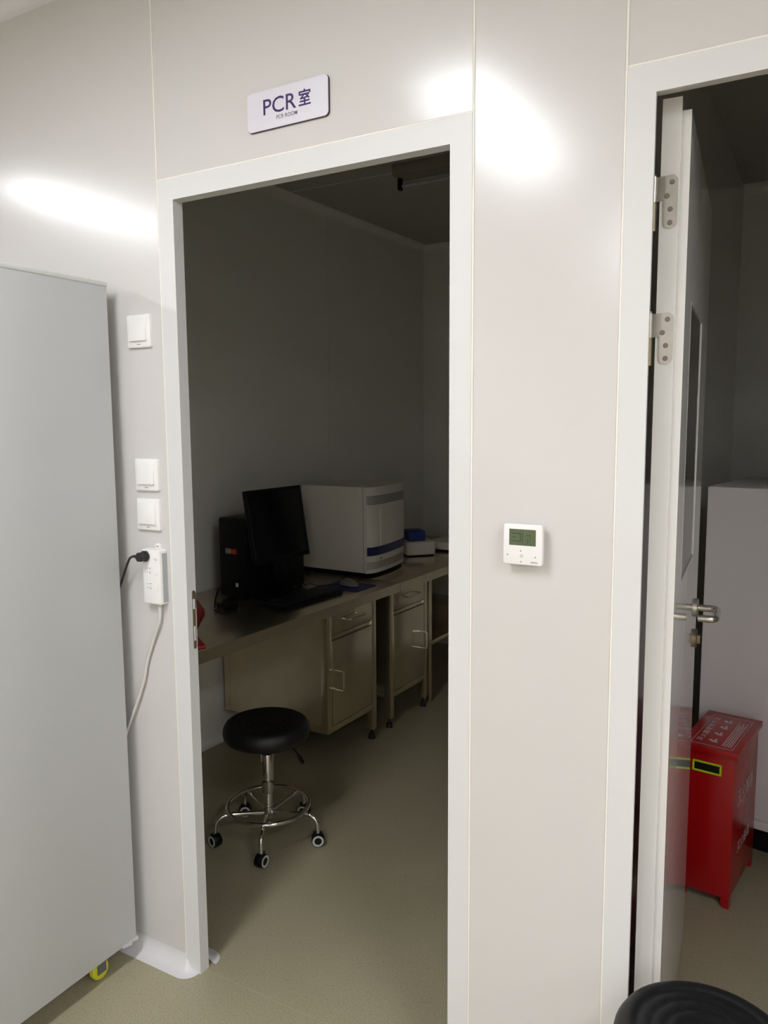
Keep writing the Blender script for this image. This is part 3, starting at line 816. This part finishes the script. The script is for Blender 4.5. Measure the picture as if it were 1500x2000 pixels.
# ------------------------------------------------------------------ room with the red box
RB = math.radians(-7.8)
rb = Thing('extinguisher_box', 'red steel fire extinguisher box with a printed lid', 'extinguisher box', frame='L', loc=(1.312, 1.030, 0), rz=RB)
BW, BD, BH = .158, .322, .508
bm = new(); box(bm, -BW, 0, 0, BD, .032, BH, .002)
rb.part('body', bm, 'box_red')
for a in (-BW, -.024):
    for b in (0, BD - .024):
        poly = [(a, 0), (a + .024, 0), (a + .024, .033), (a, .033)]
        if a > -.1: poly = [(a + .006, 0), (a + .024, 0), (a + .024, .033), (a, .033), (a, .012)]
        rb.part('foot', prism(new(), poly, lambda p, q, d: Vector((p, b + d, q)), .024), 'box_red')
lid = rb.part('lid', box(new(), -BW - .008, .010, -.012, BD + .008, BH - .010, BH + .010, .002), 'box_red')
ZL = BH + .0103
# printed sheet: runs along the depth, its top towards the left
U0, U1, V0, V1 = -.138, -.012, .012, .296
def lp(a, b): return (U0 + (1 - b) * (U1 - U0), V0 + a * (V1 - V0), ZL)
bm = new()
for a, b, c, d in ((U0, U0 + .0012, V0, V1), (U1 - .0012, U1, V0, V1), (U0, U1, V0, V0 + .0012), (U0, U1, V1 - .0012, V1)):
    box(bm, a, b, c, d, ZL - .0005, ZL)
rb.part('print_border', bm, 'print_white', lid)
bm = text_bm('\u706d\u706b\u5668\u4f7f\u7528\u65b9\u6cd5', .02, lambda a, b: (U0 + .029 - b * .020, V0 + .025 + a * (V1 - V0 - .05), ZL))
rb.part('lid_lettering', bm, 'print_white', lid, smooth=False)
bm = new()
for k in range(5):
    x_ = U1 - .012 - k * .0062
    yy = V0 + .02
    while yy < V1 - .03 - .03 * (k % 2):
        l_ = random.uniform(.004, .011)
        box(bm, x_, x_ + .0028, yy, yy + l_, ZL - .0005, ZL)
        yy += l_ + .0025
rb.part('small_print', bm, 'print_white', lid)
bm = new()
for k, vv in enumerate((.06, .125, .19, .25)):
    cx_ = U0 + .050
    lathe(bm, [(.001, ZL - .0004), (.0065, ZL - .0004), (.0065, ZL), (.001, ZL)], (cx_, vv, 0), 12)
    box(bm, cx_ + .004, cx_ + .022, vv - .012, vv - .006, ZL - .0005, ZL)
    box(bm, cx_ + .010, cx_ + .016, vv - .010, vv + .016, ZL - .0005, ZL)
rb.part('lid_pictograms', bm, 'print_white', lid)
bm = new()
a0, a1, b0, b1 = -.126, -.038, .431, .467
for a, b, c, d in ((a0, a1, b1 - .006, b1), (a0, a1, b0, b0 + .006), (a0, a0 + .006, b0, b1), (a1 - .006, a1, b0, b1)):
    box(bm, a, b, -.0012, .001, c, d)
rb.part('lime_label_border', bm, 'lime', label='bright lime border')
rb.part('label_window', box(new(), a0 + .005, a1 - .005, -.0006, .001, b0 + .005, b1 - .005), 'slot_black')
bm = text_bm('\u706d\u706b\u5668\u7bb1', .03, lambda a, b: (.0006, .060 + a * .20, .315 + b * .055))
rb.part('side_lettering', bm, 'print_white', smooth=False)
bm = text_bm('\u706d\u706b\u5668\u7bb1', .03, lambda a, b: (.0006, .080 + a * .16, .150 + b * .040))
rb.part('side_lettering', bm, 'print_white', smooth=False)

fz = Thing('white_freezer', 'waist high white freezer cabinet behind the red box', 'freezer', frame='L', loc=(1.152, 1.440, 0), rz=math.radians(-9))
FW, FD, FH = .62, .55, 1.309
fz.part('body', box(new(), 0, FW, .03, FD, .100, FH, .004), 'fridge_white')
fz.part('door', box(new(), 0, FW, -.002, .028, .135, FH - .001, .004), 'fridge_white')
fz.part('kick_strip', box(new(), 0, FW, .002, .030, .100, .132, .002), 'fridge_white')
fz.part('plinth', box(new(), .02, FW - .02, .05, FD - .03, .0, .102), 'black_plastic')
for k in range(12):
    fz.part('side_vent_slat', box(new(), -.003, .001, .10, .40, 1.10 + k * .010, 1.105 + k * .010), 'duct_grey')

bpy.context.view_layer.update()
